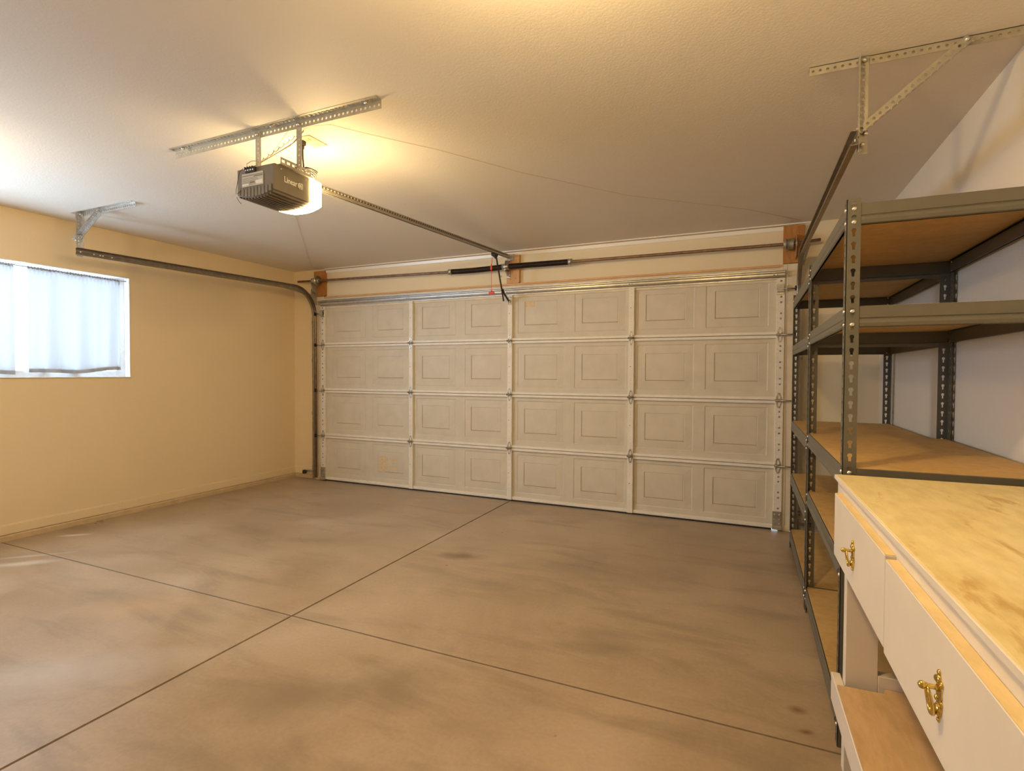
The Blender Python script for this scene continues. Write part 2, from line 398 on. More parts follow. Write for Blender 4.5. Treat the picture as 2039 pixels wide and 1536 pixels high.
# ------------------------------------------------------------------ room shell
S = dict(kind='structure')
f = MB()
JX, JY, g, g2 = 2.4445, -2.779, 0.0066, 0.0046
for a, b_ in ((XL-.1, JX-g), (JX+g, XR+.1)):
    for c, d in ((YB-.1, JY-g2), (JY+g2, 0.30)): f.box(a, b_, c, d, -0.10, 0, 'concrete')
f.box(XL-.1, XR+.1, YB-.1, 0.30, -0.12, -0.012, 'joint')
f.build('floor', **S)
MB().box(XL-.2, XR+.2, YB-.2, YF+.2, H, H+.12, 'ceiling').build('ceiling', **S)
wl = MB(); X0 = XL-.16
wl.box(X0, XL, YB-.2, WY0, 0, H, 'wall_cream').box(X0, XL, WY1, YF+.2, 0, H, 'wall_cream')
wl.box(X0, XL, WY0, WY1, 0, WZ0, 'wall_cream').box(X0, XL, WY0, WY1, WZ1, H, 'wall_cream')
wl.build('wall_left', **S)
MB().box(XR, XR+.16, YB-.2, YF+.2, 0, H, 'wall_white').build('wall_right', **S)
MB().box(XL, XR, YB-.16, YB, 0, H, 'wall_white').build('wall_back', **S)
DX0, DX1, DZ = 0.02, 4.85, 2.06
wf = MB(); wf.box(XL, DX0, YF, YF+.16, 0, H, 'wall_cream').box(DX1, XR, YF, YF+.16, 0, H, 'header')
wf.box(DX0, DX1, YF, YF+.16, DZ, H, 'header'); wf.build('wall_front', **S)

# curb + baseboard on the left and front-left wall
c = MB(); n = 60; rings = []
for i in range(n+1):
    y = YB+(YF-YB)*i/n; j = random.uniform(-.0025, .0025)
    rings.append([V3(XL-.01, y, 0), V3(XL+.020+j, y, 0), V3(XL+.017+j, y, .034+j), V3(XL+.010, y, .044+j), V3(XL-.01, y, .046)])
c.sweep(rings, 'curb')
c.build('baseboard_left', **S)
bb = MB().box(XL-.01, XL+.010, YB, YF, .047, .118, 'wall_cream', .003).box(XL-.01, XL+.006, YB, YF, .118, .124, 'wall_cream', .002)
bb.build('trim_1', **S)
b2 = MB().box(XL+.02, -.105, YF-.020, YF+.01, 0, .046, 'curb', .004).box(XL+.01, -.105, YF-.010, YF+.01, .048, .128, 'wall_cream', .003)
b2.build('baseboard_front', **S)
MB().box(4.995, XR, YF-.014, YF+.01, 0, .11, 'jamb', .003).build('baseboard_right', **S)

# glossy white strip between ceiling and header
st = MB()
prof = [(0, 0), (-.010, 0), (-.012, .003), (-.019, .030), (-.017, .033), (0, .033)]
def strip(x0, x1, z0, z1, pr, mat):
    return [[V3(x0, YF+a, z0+b_) for a, b_ in pr], [V3(x1, YF+a, z1+b_) for a, b_ in pr]]
st.sweep(strip(0.02, 4.96, 2.446, 2.446, prof, 'moulding'), 'moulding')
st.box(0.02, 4.96, YF-.006, YF, 2.480, 2.487, 'board')
st.box(0.02, 5.1, YF-.024, YF, 2.488, 2.4995, 'moulding', .002)
st.build('trim_2', **S)
# header board over the door: bare upper edge, painted face, and side jambs
hb = MB().box(0.05, 4.857, YF-.040, YF, 2.149, 2.168, 'barewood', .002).box(-.03, 4.90, YF-.030, YF, 2.03, 2.149, 'jamb', .002)
hb.build('trim_3', **S)
MB().box(-.105, 0.030, YF-.036, YF, 0, 2.172, 'jamb', .003).build('trim_4', **S)
MB().box(4.845, 4.99, YF-.036, YF, 0, 2.172, 'jamb', .003).build('trim_5', **S)

# ------------------------------------------------------------------ window
win = thing('window_1', 'white window recess in the left wall with sheer curtains, lengthened out of view for more daylight', 'window', (XL, (WY0+WY1)/2, WZ0), kind='structure')
fr = MB(); xa, xb = XL-.110, XL-.070
for (a, b_, c_, d) in ((WY0, WY0+.035, WZ0, WZ1), (WY1-.075, WY1, WZ0, WZ1), (WY0+.035, WY1-.075, WZ0, WZ0+.06), (WY0+.035, WY1-.075, WZ1-.035, WZ1), (-3.295, -3.255, WZ0+.06, WZ1-.035)):
    fr.box(xa, xb, a, b_, c_, d, 'alum', .003)
fr.build('window_frame', win)
gl_ = MB(); gl_.box(xa+.016, xa+.021, WY0+.03, -3.28, WZ0+.03, WZ1-.03, 'glass').build('pane', win)
gl_ = MB(); gl_.box(xa+.022, xa+.027, -3.27, WY1-.03, WZ0+.03, WZ1-.03, 'glass').build('pane', win)
rv = MB(); t_ = .004
rv.box(xb-.01, XL+.004, WY0, WY0+t_, WZ0, WZ1, 'reveal').box(xb-.01, XL+.004, WY1-t_, WY1, WZ0, WZ1, 'reveal')
rv.box(xb-.01, XL+.004, WY0, WY1, WZ1-t_, WZ1, 'reveal')
rv.build('window_lining', win)
MB().box(xb-.01, XL+.008, WY0, WY1, WZ0, WZ0+.008, 'reveal', .002).build('window_sill', win)

def curtain(y0, y1, zb, amp, label, seed, nf, curl=False):
    rnd = random.Random(seed); cxx = XL-.040
    t = thing('sheer_curtain', label, 'curtain', (cxx, (y0+y1)/2, 2.07), 'sheer curtain panels in the window')
    ny, nz = 150, 30; ph = [rnd.uniform(0, 6.28) for _ in range(6)]
    def px(y, s):   # s 0 top .. 1 bottom
        u = (y-y0)/(y1-y0)
        a = amp*(0.45+0.55*s)
        return cxx+a*(math.sin(u*nf*2*PI+ph[0]+.5*math.sin(s*2+ph[1]))*.6+.35*math.sin(u*nf*3.7*PI+ph[2]+s)+.3*math.sin(u*nf*1.3*PI+ph[3]))
    vs = []; fs = []
    for j in range(nz+1):
        s = j/nz
        for i in range(ny+1):
            u = i/ny; y = y0+(y1-y0)*u
            zt = 2.085+.004*math.sin(u*60+ph[4])
            z_b = zb+.004*math.sin(u*9+ph[5])+(.030*max(0, (u-.55)/.45) if curl else 0)
            z = zt+(z_b-zt)*s
            x = px(y, s)
            if s < .06: x = cxx+.006*math.sin(u*150+ph[2])+.25*(x-cxx)
            if curl and s > .93 and u > .55: x += .02*(s-.93)/.07*min(1, (u-.55)*5)
            vs.append((x, y, z))
    for j in range(nz):
        for i in range(ny): k = j*(ny+1)+i; fs.append((k, k+1, k+ny+2, k+ny+1))
    m_ = MB(); m_.add(vs, fs, 'curtain', True); cl = m_.build('curtain_cloth', t)
    # doubled hem
    hs = []; hf = []
    for j in range(3):
        for i in range(ny+1):
            u = i/ny; base = Vector(vs[nz*(ny+1)+i]); up = Vector(vs[(nz-2)*(ny+1)+i]); p = base.lerp(up, j/2*.55)
            hs.append((p.x-.003, p.y, p.z+.001))
    for j in range(2):
        for i in range(ny): k = j*(ny+1)+i; hf.append((k, k+1, k+ny+2, k+ny+1))
    h_ = MB(); h_.add(hs, hf, 'curtain', True); h_.build('hem', t)
    # gathered rod pocket
    gs = []; gf = []
    for j in range(5):
        for i in range(ny*2+1):
            u = i/(ny*2); y = y0+(y1-y0)*u; a = PI*j/4
            gs.append((cxx+.013*math.cos(a)*(1+.3*math.sin(u*170+ph[1])), y, 2.078+.020*(j/2-1)*-.5+.003*math.sin(u*210)))
    for j in range(4):
        for i in range(ny*2): k = j*(ny*2+1)+i; gf.append((k, k+1, k+ny*2+2, k+ny*2+1))
    g_ = MB(); g_.add(gs, gf, 'curtain', True); g_.build('rod_pocket', t)
    return t
curtain(-2.575, -1.908, 1.262, .026, 'right-hand sheer white curtain panel with lifted lower corner', 3, 3.3, True)
curtain(-3.20, -2.655, 1.252, .020, 'left-hand sheer white curtain panel cut by the photo edge', 8, 2.6)
rd = MB().cyl((XL-.040, WY0+.005, 2.083), (XL-.040, WY1-.005, 2.083), .006, 'galv', 12)
rd.build('curtain_rod', label='thin tension rod across the top of the window recess', category='curtain rod')

# ------------------------------------------------------------------ garage door
door = thing('door_1', 'off-white sectional garage door of raised panels seen from inside', 'garage door', (2.44, 0.02, 0), kind='structure')
SZ = [0.012, .5334, 1.0668, 1.6002, 2.125]
CXP = [.385, .974, 1.562, 2.160, 2.756, 3.342, 3.932, 4.513]
STX = [(-.005, .062), (1.238, 1.288), (2.414, 2.464), (3.615, 3.665), (4.812, 4.872)]
rings_x = [(-.245, 0), (-.237, 1), (-.172, 2), (-.1675, 3), (-.163, 4), (.163, 4), (.1675, 3), (.172, 2), (.237, 1), (.245, 0)]
dep = {0: 0.0, 1: .0045, 2: .0, 3: .003, 4: .001}
for k in range(4):
    z0, z1 = SZ[k]+.002, SZ[k+1]-.002; zm0, zm1 = SZ[k]+.073, SZ[k+1]-.061
    xs = [(0.0, 0)]
    for c_ in CXP: xs += [(c_+a, l) for a, l in rings_x]
    xs.append((4.868, 0))
    zs = [(z0, 0), (zm0, 0), (zm0+.008, 1), (zm0+.077, 2), (zm0+.0815, 3), (zm0+.086, 4), (zm1-.086, 4), (zm1-.0815, 3), (zm1-.077, 2), (zm1-.008, 1), (zm1, 0), (z1, 0)]
    vs = []; fs = []; nx = len(xs)
    for z, lz in zs:
        for x, lx in xs: vs.append((x, .030+dep[min(lx, lz)], z))
    for j in range(len(zs)-1):
        for i in range(nx-1): q = j*nx+i; fs.append((q, q+1, q+nx+1, q+nx))
    s_ = MB(); s_.add(vs, fs, 'door')
    # dirt settled on the lower ledge (and one side) of each raised panel
    for c_ in CXP:
        zl = zm0+.0815; s_.box(c_-.168, c_+.168, .0295, .0330, zl-.0012, zl+.0014, 'grime')
        if c_ > 1.4: s_.box(c_-.1690, c_-.1668, .0297, .0330, zl, zm1-.0815, 'grime')
    # outer steel skin and folded top and bottom edges of the section
    s_.box(0.0, 4.868, .042, .048, z0+.001, z1+(.006 if k < 3 else 0), 'door')
    s_.box(0.0, 4.868, .034, .042, z1-.02, z1+(.0035 if k < 3 else 0), 'hole')
    sec = s_.build('door_section', door)
    e = MB()
    for i in range(4):
        a, b_ = STX[i][1]-.004, STX[i+1][0]+.004
        if k > 0: e.box(a, b_, .006, .036, z0, z0+.025, 'stile', .003)
        else: e.box(a, b_, .012, .036, z0, z0+.030, 'stile', .003)
        if k < 3: e.box(a, b_, .006, .036, z1-.025, z1, 'stile', .003)
    e.build('folded_edge', sec)
    for i, (a, b_) in enumerate(STX):
        q = MB(); end = i in (0, 4)
        q.box(a, b_, 0.0, .034, z0, z1, 'stile', .002)
        xm = (a+b_)/2
        if end:
            xx = a+.030 if i == 0 else b_-.030
            for zz in (.10, .145, .235, .28, .37, .41):
                zc = z0+zz*(z1-z0)/.53+.03
                q.cyl((xx, .001, zc), (xx, -.0015, zc), .006, 'hole', 12)
                if i == 4: q.cyl((xx, -.001, zc), (xx, -.004, zc), .0075, 'galv', 6)
            for r_ in range(14):
                q.cyl((b_-.006 if i == 0 else a+.008, .001, z0+.03+r_*.035), (b_-.006 if i == 0 else a+.008, -.001, z0+.03+r_*.035), .0016, 'hole', 6)
        else:
            q.cyl((xm-.006, .001, (z0+z1)/2+.01), (xm-.006, -.001, (z0+z1)/2+.01), .0038, 'hole', 10)
            for zz in (.07, .09, .115, .15, .17, .35, .37, .40, .44, .46): q.cyl((xm, .001, z0+zz), (xm, -.0008, z0+zz), .0018, 'hole', 6)
        q.build('stile', sec)
# hinges
for k in (1, 2, 3):
    z = SZ[k]
    for i, (a, b_) in enumerate(STX):
        q = MB(); xm = (a+b_)/2 if i in (1, 2, 3) else (a+.036 if i == 0 else b_-.034)
        for sgn in (1, -1):
            out = [(-.021, .004), (-.021, .016), (-.008, .062), (.008, .062), (.021, .016), (.021, .004)]
            inn = [(-.012, .010), (-.012, .018), (-.004, .048), (.004, .048), (.012, .018), (.012, .010)]
            n_ = 6; vs = []
            for y_ in (-.001, -.0045):
                for px_, pz in out: vs.append((xm+px_, y_, z+sgn*pz))
                for px_, pz in inn: vs.append((xm+px_, y_, z+sgn*pz))
            fs = []
            for j in range(6):
                j2 = (j+1) % 6
                fs += [(j, j2, 6+j2, 6+j), (12+j, 12+j2, 18+j2, 18+j), (j, j2, 12+j2, 12+j), (6+j, 6+j2, 18+j2, 18+j)]
            q.add(vs, fs, 'galv')
            for px_, pz in ((-.014, .020), (.014, .020), (0, .055)): q.cyl((xm+px_, -.003, z+sgn*pz), (xm+px_, -.008, z+sgn*pz), .0045, 'bolt', 6)
        q.cyl((xm-.026, -.014, z), (xm+.026, -.014, z), .0095, 'track', 10)
        q.box(xm-.020, xm-.008, -.016, 0, z-.014, z+.014, 'galv'); q.box(xm+.008, xm+.020, -.016, 0, z-.014, z+.014, 'galv')
        hg = q.build('hinge', door)
        if i in (0, 4):
            r_ = MB(); s2 = -1 if i == 0 else 1; xe = -.052 if i == 0 else 4.946
            r_.cyl((xm, -.024, z), (xe-.012*s2*0, -.030, z), .0055, 'galv', 10)
            r_.cyl((xe-.006, -.038, z), (xe+.006, -.038, z), .019, 'black', 18)
            r_.build('roller', hg)
# top brackets with rollers, bottom brackets
for s2, xa_, xe in ((-1, .030, -.052), (1, 4.838, 4.946)):
    q = MB(); q.box(xa_-.026, xa_+.026, -.006, 0, 1.925, 2.01, 'galv', .002)
    q.box(xa_-.022, xa_+.022, -.034, -.004, 1.985, 1.990, 'galv_dull'); q.box(xa_-.022, xa_+.022, -.034, -.004, 1.945, 1.950, 'galv_dull')
    q.box(xa_-.024, xa_+.024, -.035, -.031, 1.945, 2.0, 'galv_dull')
    tb = q.build('top_bracket', door)
    r_ = MB(); r_.cyl((xa_-.03*s2, -.036, 1.965), (xe, -.036, 1.965), .0055, 'galv', 10); r_.cyl((xe-.006, -.045, 1.965), (xe+.006, -.045, 1.965), .019, 'black', 18)
    r_.build('roller', tb)
    q = MB(); q.box(xa_-.034, xa_+.034, -.008, -.001, .03, .16, 'galv', .002).box(xa_-.036, xa_+.036, -.026, -.004, .014, .04, 'galv_dull', .002)
    for a_ in (-.018, .018):
        for zz in (.06, .095, .135): q.cyl((xa_+a_, -.007, zz), (xa_+a_, -.013, zz), .0055, 'bolt', 6)
    q.build('bottom_bracket', door)
# strut across the top section
q = MB(); pr = [(0, 0), (0, .008), (-.004, .012), (-.042, .014), (-.046, .022), (-.046, .030), (-.022, .034), (-.022, .040), (-.046, .044), (-.046, .052), (-.042, .060), (-.004, .062), (0, .066), (0, .074)]
pr2 = [(a-.004 if a < -.001 else a-.0, b_) for a, b_ in pr]
rg = []
for x in (0.0, 4.868):
    rg.append([V3(x, -.002+a, 2.052+b_) for a, b_ in pr]+[V3(x, .010, 2.052+.074), V3(x, .010, 2.052)])
q.sweep(rg, 'galv')
for x in (1.26, 2.44, 3.64, 4.80): q.cyl((x-.012, -.044, 2.077), (x-.012, -.053, 2.077), .004, 'hole', 8); q.cyl((x+.012, -.044, 2.077), (x+.012, -.053, 2.077), .005, 'bolt', 6)
q.build('strut', door, label='galvanised ribbed strut')
MB().box(0.0, 4.80, .012, .040, .001, .014, 'black', .002).build('bottom_seal', door, label='black rubber bottom seal')
# operator bracket on the door
q = MB(); q.box(2.418, 2.462, -.006, .0, 1.955, 2.035, 'stile', .002); q.box(2.428, 2.433, -.036, 0, 1.975, 2.005, 'galv'); q.box(2.447, 2.452, -.036, 0, 1.975, 2.005, 'galv')
for a_, z_ in ((-.013, 1.965), (.013, 1.965), (-.013, 2.025), (.013, 2.025)): q.cyl((2.44+a_, -.005, z_), (2.44+a_, -.012, z_), .006, 'bolt', 6)
q.build('arm_bracket', door)
# old label residue
q = MB(); q.box(.822, .905, .0285, .0295, .165, .345, 'residue'); q.box(.925, .934, .0285, .0295, .2, .34, 'residue')
q.add([(.955, .0285, .312), (.985, .0285, .292), (1.03, .0285, .288), (1.065, .0285, .305), (1.075, .0285, .318), (1.0, .0285, .322), (.96, .0285, .33)], [tuple(range(7))], 'residue')
for a_, b_, c_, d_ in ((.99, 1.03, .262, .280), (.99, 1.075, .235, .246), (.96, .985, .205, .245), (1.0, 1.08, .195, .225)): q.box(a_, b_, .0283, .0290, c_, d_, 'residue')
q.build('torn_label', door, label='torn remains of a paper label on the bottom section')
MB().box(2.590, 2.69, .0300, .0308, 1.93, 1.985, 'residue').build('label_mark', door, label='faint orange label mark')

# ------------------------------------------------------------------ timber blocks on the header
def woodblock(label, x0, x1, z0, z1, mat, d=.038):
    q = MB(); r = .014
    pts = [(x0, z1), (x0, z0+.004), (x0+.004, z0), (x1-r, z0), (x1-r*.3, z0+r*.3), (x1, z0+r), (x1, z1)]
    q.prism([(x, YF, z) for x, z in pts], (0, -d, 0), mat)
    for x, z in ((x0+.03, z1-.03), (x1-.03, z1-.05), (x0+.04, z0+.04), (x1-.04, z0+.05)): q.cyl((x, YF-d, z), (x, YF-d-.002, z), .004, 'bolt', 8)
    return q.build('timber_block', label=label, category='timber block', group='timber blocks on the door header')
woodblock('dark orange timber block behind the left cable drum', -.115, .048, 2.176, 2.472, 'orangewood')
woodblock('pale timber block behind the middle of the torsion springs', 2.398, 2.532, 2.170, 2.446, 'lightwood')
woodblock('dark orange timber block behind the right cable drum', 4.855, 5.005, 2.176, 2.476, 'orangewood')

# ------------------------------------------------------------------ torsion shaft and springs
ts = thing('torsion_shaft', 'rust-brown torsion shaft with two black springs above the garage door', 'torsion spring shaft', (2.44, -.06, 2.33))
SY = -.062
def sz(x):
    P = [(-.3, 2.352), (0, 2.345), (1.78, 2.317), (2.40, 2.323), (3.09, 2.318), (4.9, 2.314), (5.12, 2.328)]
    for (a, b_), (c_, d_) in zip(P, P[1:]):
        if x <= c_: return b_+(d_-b_)*(x-a)/(c_-a)
    return P[-1][1]
q = MB(); q.tube([(x, SY, sz(x)) for x in (-.29, 0, .6, 1.2, 1.78, 2.1, 2.4, 3.09, 3.7, 4.3, 4.9, 5.11)], .0127, 'rust', 14); q.build('shaft', ts)
def spring(x0, x1):
    q = MB(); r, wr = .0245, .0032; n_ = int((x1-x0)/.0066); pts = []
    for i in range(n_*10+1):
        x = x0+(x1-x0)*i/(n_*10); a = 2*PI*i/10
        sag = -.006*math.sin(PI*(x-x0)/(x1-x0)) if x0 < 2 else 0
        pts.append((x, SY+r*math.cos(a), sz(x)+sag+r*math.sin(a)))
    q.tube(pts, wr, 'spring', 5); return q.build('torsion_spring', ts)
spring(1.81, 2.385); spring(2.455, 3.065)
for x, n_ in ((1.795, 'winding_cone'), (3.08, 'winding_cone')):
    q = MB(); q.cyl((x-.018, SY, sz(x)), (x+.018, SY, sz(x)), .029, 'galv', 18); q.cyl((x-.026, SY, sz(x)), (x+.026, SY, sz(x)), .021, 'galv', 18)
    for a in range(4): q.cyl((x, SY+.024*math.cos(a*PI/2+.5), sz(x)+.024*math.sin(a*PI/2+.5)), (x, SY+.040*math.cos(a*PI/2+.5), sz(x)+.040*math.sin(a*PI/2+.5)), .005, 'bolt', 8)
    q.build(n_, ts)
q = MB(); q.prism([(2.405, YF-.04, 2.24), (2.405, YF-.04, 2.40), (2.42, SY-.02, 2.38), (2.42, SY-.035, 2.33), (2.42, SY-.02, 2.28)], (.004, 0, 0), 'galv')
q.box(2.40, 2.44, YF-.044, YF-.038, 2.22, 2.41, 'galv', .002); q.cyl((2.385, SY, sz(2.42)), (2.455, SY, sz(2.42)), .030, 'galv', 18)
for z_ in (2.24, 2.385): q.cyl((2.43, YF-.044, z_), (2.43, YF-.050, z_), .007, 'red', 6)
q.tube([(2.40, SY-.03, 2.30), (2.42, SY-.04, 2.285), (2.45, SY-.035, 2.292)], .004, 'bolt', 6)
q.build('centre_bracket', ts)
for x, s2 in ((-.015, -1), (4.895, 1)):
    q = MB(); z_ = sz(x)
    for k in range(9): q.cyl((x-.022+k*.0055, SY, z_), (x-.0175+k*.0055, SY, z_), .036+.0015*(k % 2)+.0008*k, 'galv_dull', 24)
    xf = x-s2*.028
    q.cyl((xf-.002, SY, z_), (xf+.002, SY, z_), .058, 'galv', 28); q.cyl((xf-s2*.003, SY, z_), (xf+s2*.003, SY, z_), .050, 'track', 28); q.cyl((xf-s2*.014, SY, z_), (xf, SY, z_), .022, 'galv_dull', 18)
    q.build('cable_drum', ts)
    q = MB(); xb_ = x+s2*.045
    q.prism([(xb_, YF-.038, 2.20), (xb_, YF-.038, 2.40), (xb_, SY-.03, 2.37), (xb_, SY-.035, 2.32), (xb_, SY-.01, 2.22)], (.003, 0, 0), 'galv_dull')
    q.cyl((xb_-.006, SY, z_), (xb_+.010, SY, z_), .024, 'galv', 16); q.build('bearing_plate', ts)
    q = MB(); q.tube([(x-s2*.012, SY-.034, z_), (x-s2*.012, -.045, 2.0), (x-s2*.0-.0, -.030, .06)], .0016, 'galv', 6); q.build('lift_cable', ts)

# ------------------------------------------------------------------ door tracks
def track(x_out, s2, label, zc0, zc1, yend):
    # s2 = +1: channel opens towards +x
    t = thing('door_track', label, 'garage door track', (x_out, 0, 0), 'steel tracks of the garage door')
    R = .30; yv = -.040; path = []   # centre line of web in the y-z plane with normal
    for z in (.03, .6, 1.2, zc0-R): path.append((yv, z, (-1, 0)))
    for i in range(1, 17):
        a = PI/2*i/16; path.append((yv-R+R*math.cos(a), zc0-R+R*math.sin(a), (-math.cos(a), -math.sin(a))))
    path.append((yv-R-.001, zc0, (0, -1)))
    for k in range(1, 6): path.append((yv-R+(yend-(yv-R))*k/5, zc0+(zc1-zc0)*k/5, (0, -1)))
    pr = [(-.026, .026), (-.0285, .022), (-.027, .0), (-.023, -.003), (-.005, -.001), (-.003, .002), (.003, .002), (.005, -.001), (.023, -.003), (.027, 0), (.0285, .022), (.026, .026),
          (.0235, .024), (.0255, .021), (.0245, .003), (.022, 0), (.005, .002), (.003, .005), (-.003, .005), (-.005, .002), (-.022, 0), (-.0245, .003), (-.0255, .021), (-.0235, .024)]
    rg = [[V3(x_out+s2*b_, y+a*nn[0], z+a*nn[1]) for a, b_ in pr] for y, z, nn in path]
    nv = 4
    MBv = MB(); MBv.sweep(rg[:nv], 'track', smooth=False); MBv.build('vertical_track', t)
    MBh = MB(); MBh.sweep(rg[nv-1:], 'track', smooth=False)
    for k, dy in enumerate((.03, .12, .165, .185, .25)): MBh.cyl((x_out+s2*.003, yend+dy, zc1), (x_out+s2*.007, yend+dy, zc1), .0055, 'print', 8)
    MBh.build('horizontal_track', t)
    # angle linking the curve to the wall plate
    q = MB(); ya = -.50; za = zc0-.035
    q.bar((x_out-s2*.004, YF-.04, za-.03), (x_out-s2*.004, ya, zc0-.012), .003, .030, (0, 0, 1), 'galv_dull')
    q.bar((x_out-s2*.014, YF-.04, za-.016), (x_out-s2*.014, ya, zc0+.002), .022, .003, (0, 0, 1), 'galv_dull')
    q.build('brace_angle', t)
    # wall brackets along the vertical track
    for z in (.16, .80, 1.42, 1.86):
        q = MB(); q.box(x_out-s2*.003, x_out-s2*.006, -.068, YF-.036, z-.02, z+.02, 'galv_dull'); q.box(x_out-s2*.03, x_out-s2*.003, YF-.040, YF-.0355, z-.02, z+.02, 'galv_dull')
        q.cyl((x_out-s2*.018, YF-.040, z), (x_out-s2*.018, YF-.047, z), .007, 'bolt', 6); q.build('track_bracket', t)
    q = MB(); q.box(x_out-s2*.003, x_out-s2*.007, -.075, YF-.03, zc0-.16, zc0+.02, 'galv_dull'); q.build('flag_bracket', t)
    return t
track(-.070, 1, 'curved steel door track at the left end of the garage door', 2.235, 2.188, -2.465)
track(4.978, -1, 'steel door track at the right, running above the shelving', 2.205, 2.168, -2.470)

# ------------------------------------------------------------------ track hangers
def angle(q, O, U, W1, N1, L, w1=.034, mat='galv', hr=.0055, pitch=.0254):
    """L-shaped perforated angle: flange 1 spans W1, flange 2 spans N1, both from the corner line O + U*s"""
    O, U, W1, N1 = Vector(O), Vector(U).normalized(), Vector(W1), Vector(N1)
    W1 = (W1-U*W1.dot(U)).normalized(); N1 = (N1-U*N1.dot(U)-W1*N1.dot(W1)).normalized()
    q.perf(O, U, W1, N1, L, w1, .0022, pitch, circ(hr), w1*.55, mat)
    q.perf(O, U, N1, W1, L, w1, .0022, pitch, circ(hr), w1*.55, mat)
def hanger(label, bar0, bar1, yb, xv, zbot, br0, br1, s2, mat, wv=.034):
    t = thing('track_hanger', label, 'ceiling hanger', (xv, yb, H), 'perforated angle hangers on the ceiling')
    q = MB(); angle(q, (bar0, yb, H-.0005), (1, 0, 0), (0, 0, -1), (0, -1, 0) if s2 > 0 else (0, 1, 0), bar1-bar0, .034, mat); q.build('ceiling_angle', t)
    q = MB(); yy = yb-.004
    angle(q, (xv, yy, H-.004), (0, 0, -1), (1, 0, 0), (0, -1, 0), H-zbot, wv, mat); q.build('drop_angle', t)
    q = MB(); yy2 = yb-.010; d = Vector(br1)-Vector(br0); d = Vector((d.x, 0, d.z)); L = d.length
    angle(q, (br0[0], yy2, br0[1] if len(br0) == 2 else br0[2]), d, (0, 0, -1) if s2 > 0 else (0, 0, 1), (0, -1, 0), L, .032, mat); q.build('diagonal_brace', t)
    for x, z in ((xv+.018, H-.02), (br1[0]-.02, H-.018), (br0[0]+.012, br0[2]+.0), (xv+.016, zbot+.03)): MB().cyl((x, yb-.008, z), (x, yb-.022, z), .008, 'bolt', 6).build('bolt', t)
    return t
hanger('short pale angle hanger carrying the left door track', -.185, .56, -2.405, -.105, 2.165, (-.165, 0, 2.29), (.145, 0, 2.475), 1, 'galv')
hanger('long olive-grey angle hanger over the shelving holding the right door track', 4.82, 5.525, -2.396, 4.985, 2.13, (5.0, 0, 2.20), (5.335, 0, 2.475), -1, 'galv_dull')

# ------------------------------------------------------------------ opener hanger bar with its two straps
t = thing('opener_hanger', 'long perforated ceiling bar with two straps above the opener', 'ceiling hanger', (2.4, -2.88, H), 'perforated angle hangers on the ceiling')
q = MB(); angle(q, (1.69, -2.868, H-.0005), (1, -.004, 0), (0, 0, -1), (0, -1, 0), 1.405, .040, 'galv_dull', .006); q.build('ceiling_angle', t)
for x, zb in ((2.312, 2.270), (2.588, 2.270)):
    q = MB(); angle(q, (x, -2.874, H-.006), (0, 0, -1), (1, 0, 0), (0, 1, 0), H-.006-zb, .032, 'galv_dull', .0055); q.build('strap', t)
for x in (2.328, 2.604): MB().cyl((x, -2.870, H-.025), (x, -2.888, H-.025), .008, 'bolt', 6).build('bolt', t)
for x in (1.78, 2.44, 3.02): MB().cyl((x, -2.89, H-.003), (x, -2.89, H-.012), .008, 'bolt', 6).build('bolt', t)

# ------------------------------------------------------------------ garage door opener
op = thing('garage_door_opener', 'grey garage door opener hanging from the ceiling with lit lens and long rail', 'garage door opener', (2.44, -2.88, 2.10))
OX0, OX1, OYB, OYF = 2.312, 2.560, -2.985, -2.757
OXC = (OX0+OX1)/2; hw = (OX1-OX0)/2
def oprof(y, g=0.0, zt=2.262, drop=0):
    pts = [V3(OXC-hw-g, y, zt+g*.3), V3(OXC-hw-g, y, 2.156-g)]
    for i in range(13):
        u = -1+2*i/12; pts.append(V3(OXC+(hw+g)*u*(1-.03*(1-abs(u))), y, 2.141-(.022+drop)*(1-abs(u)**2.6)-g*(1 if abs(u) < .99 else .9)))
    pts += [V3(OXC+hw+g, y, 2.156-g), V3(OXC+hw+g, y, zt+g*.3)]
    return pts
q = MB(); q.sweep([oprof(OYB+.0, -.006), oprof(OYB+.005), oprof(OYB+.012), oprof(OYF)], 'opener'); q.build('housing', op); hs_ = q
hous = [o for o in col.objects if o.name.startswith('housing')][0]
q = MB()
for i in range(12):
    u = -.9+1.8*i/11; x = OXC+hw*u; zb = 2.141-.022*(1-abs(u)**2.6)
    q.box(x-.0035, x+.0035, OYB+.006, OYF-.002, zb-.007, zb+.004, 'opener')
q.build('underside_rib', hous)
q = MB()
for i in range(10):
    x = OX0+.022+i*.0225; u = (x-OXC)/hw; zb = 2.141-.022*(1-abs(u)**2.6)
    pts = []
    for a in range(9): aa = PI*a/8; pts.append((x+.0085*math.cos(aa), OYB-.001, 2.158+.0085*math.sin(aa)))
    pts += [(x-.0085, OYB-.001, zb+.002), (x+.0085, OYB-.001, zb+.002)]
    q.prism(pts, (0, -.004, 0), 'opener'); q.box(x+.0085, x+.0125, OYB-.0012, OYB+.002, zb+.004, 2.162, 'opener_dark')
q.build('vent_fin', hous)
lz = MB(); lz.sweep([oprof(OYF, .002), oprof(OYF+.002, .004, drop=.002), oprof(OYF+.030, .004, drop=.002), oprof(OYF+.076, .0, drop=.0), oprof(OYF+.085, -.010, drop=-.002), oprof(OYF+.089, -.03)], 'lens', smooth=True)
lz.build('light_lens', op, label='glowing white lamp lens')
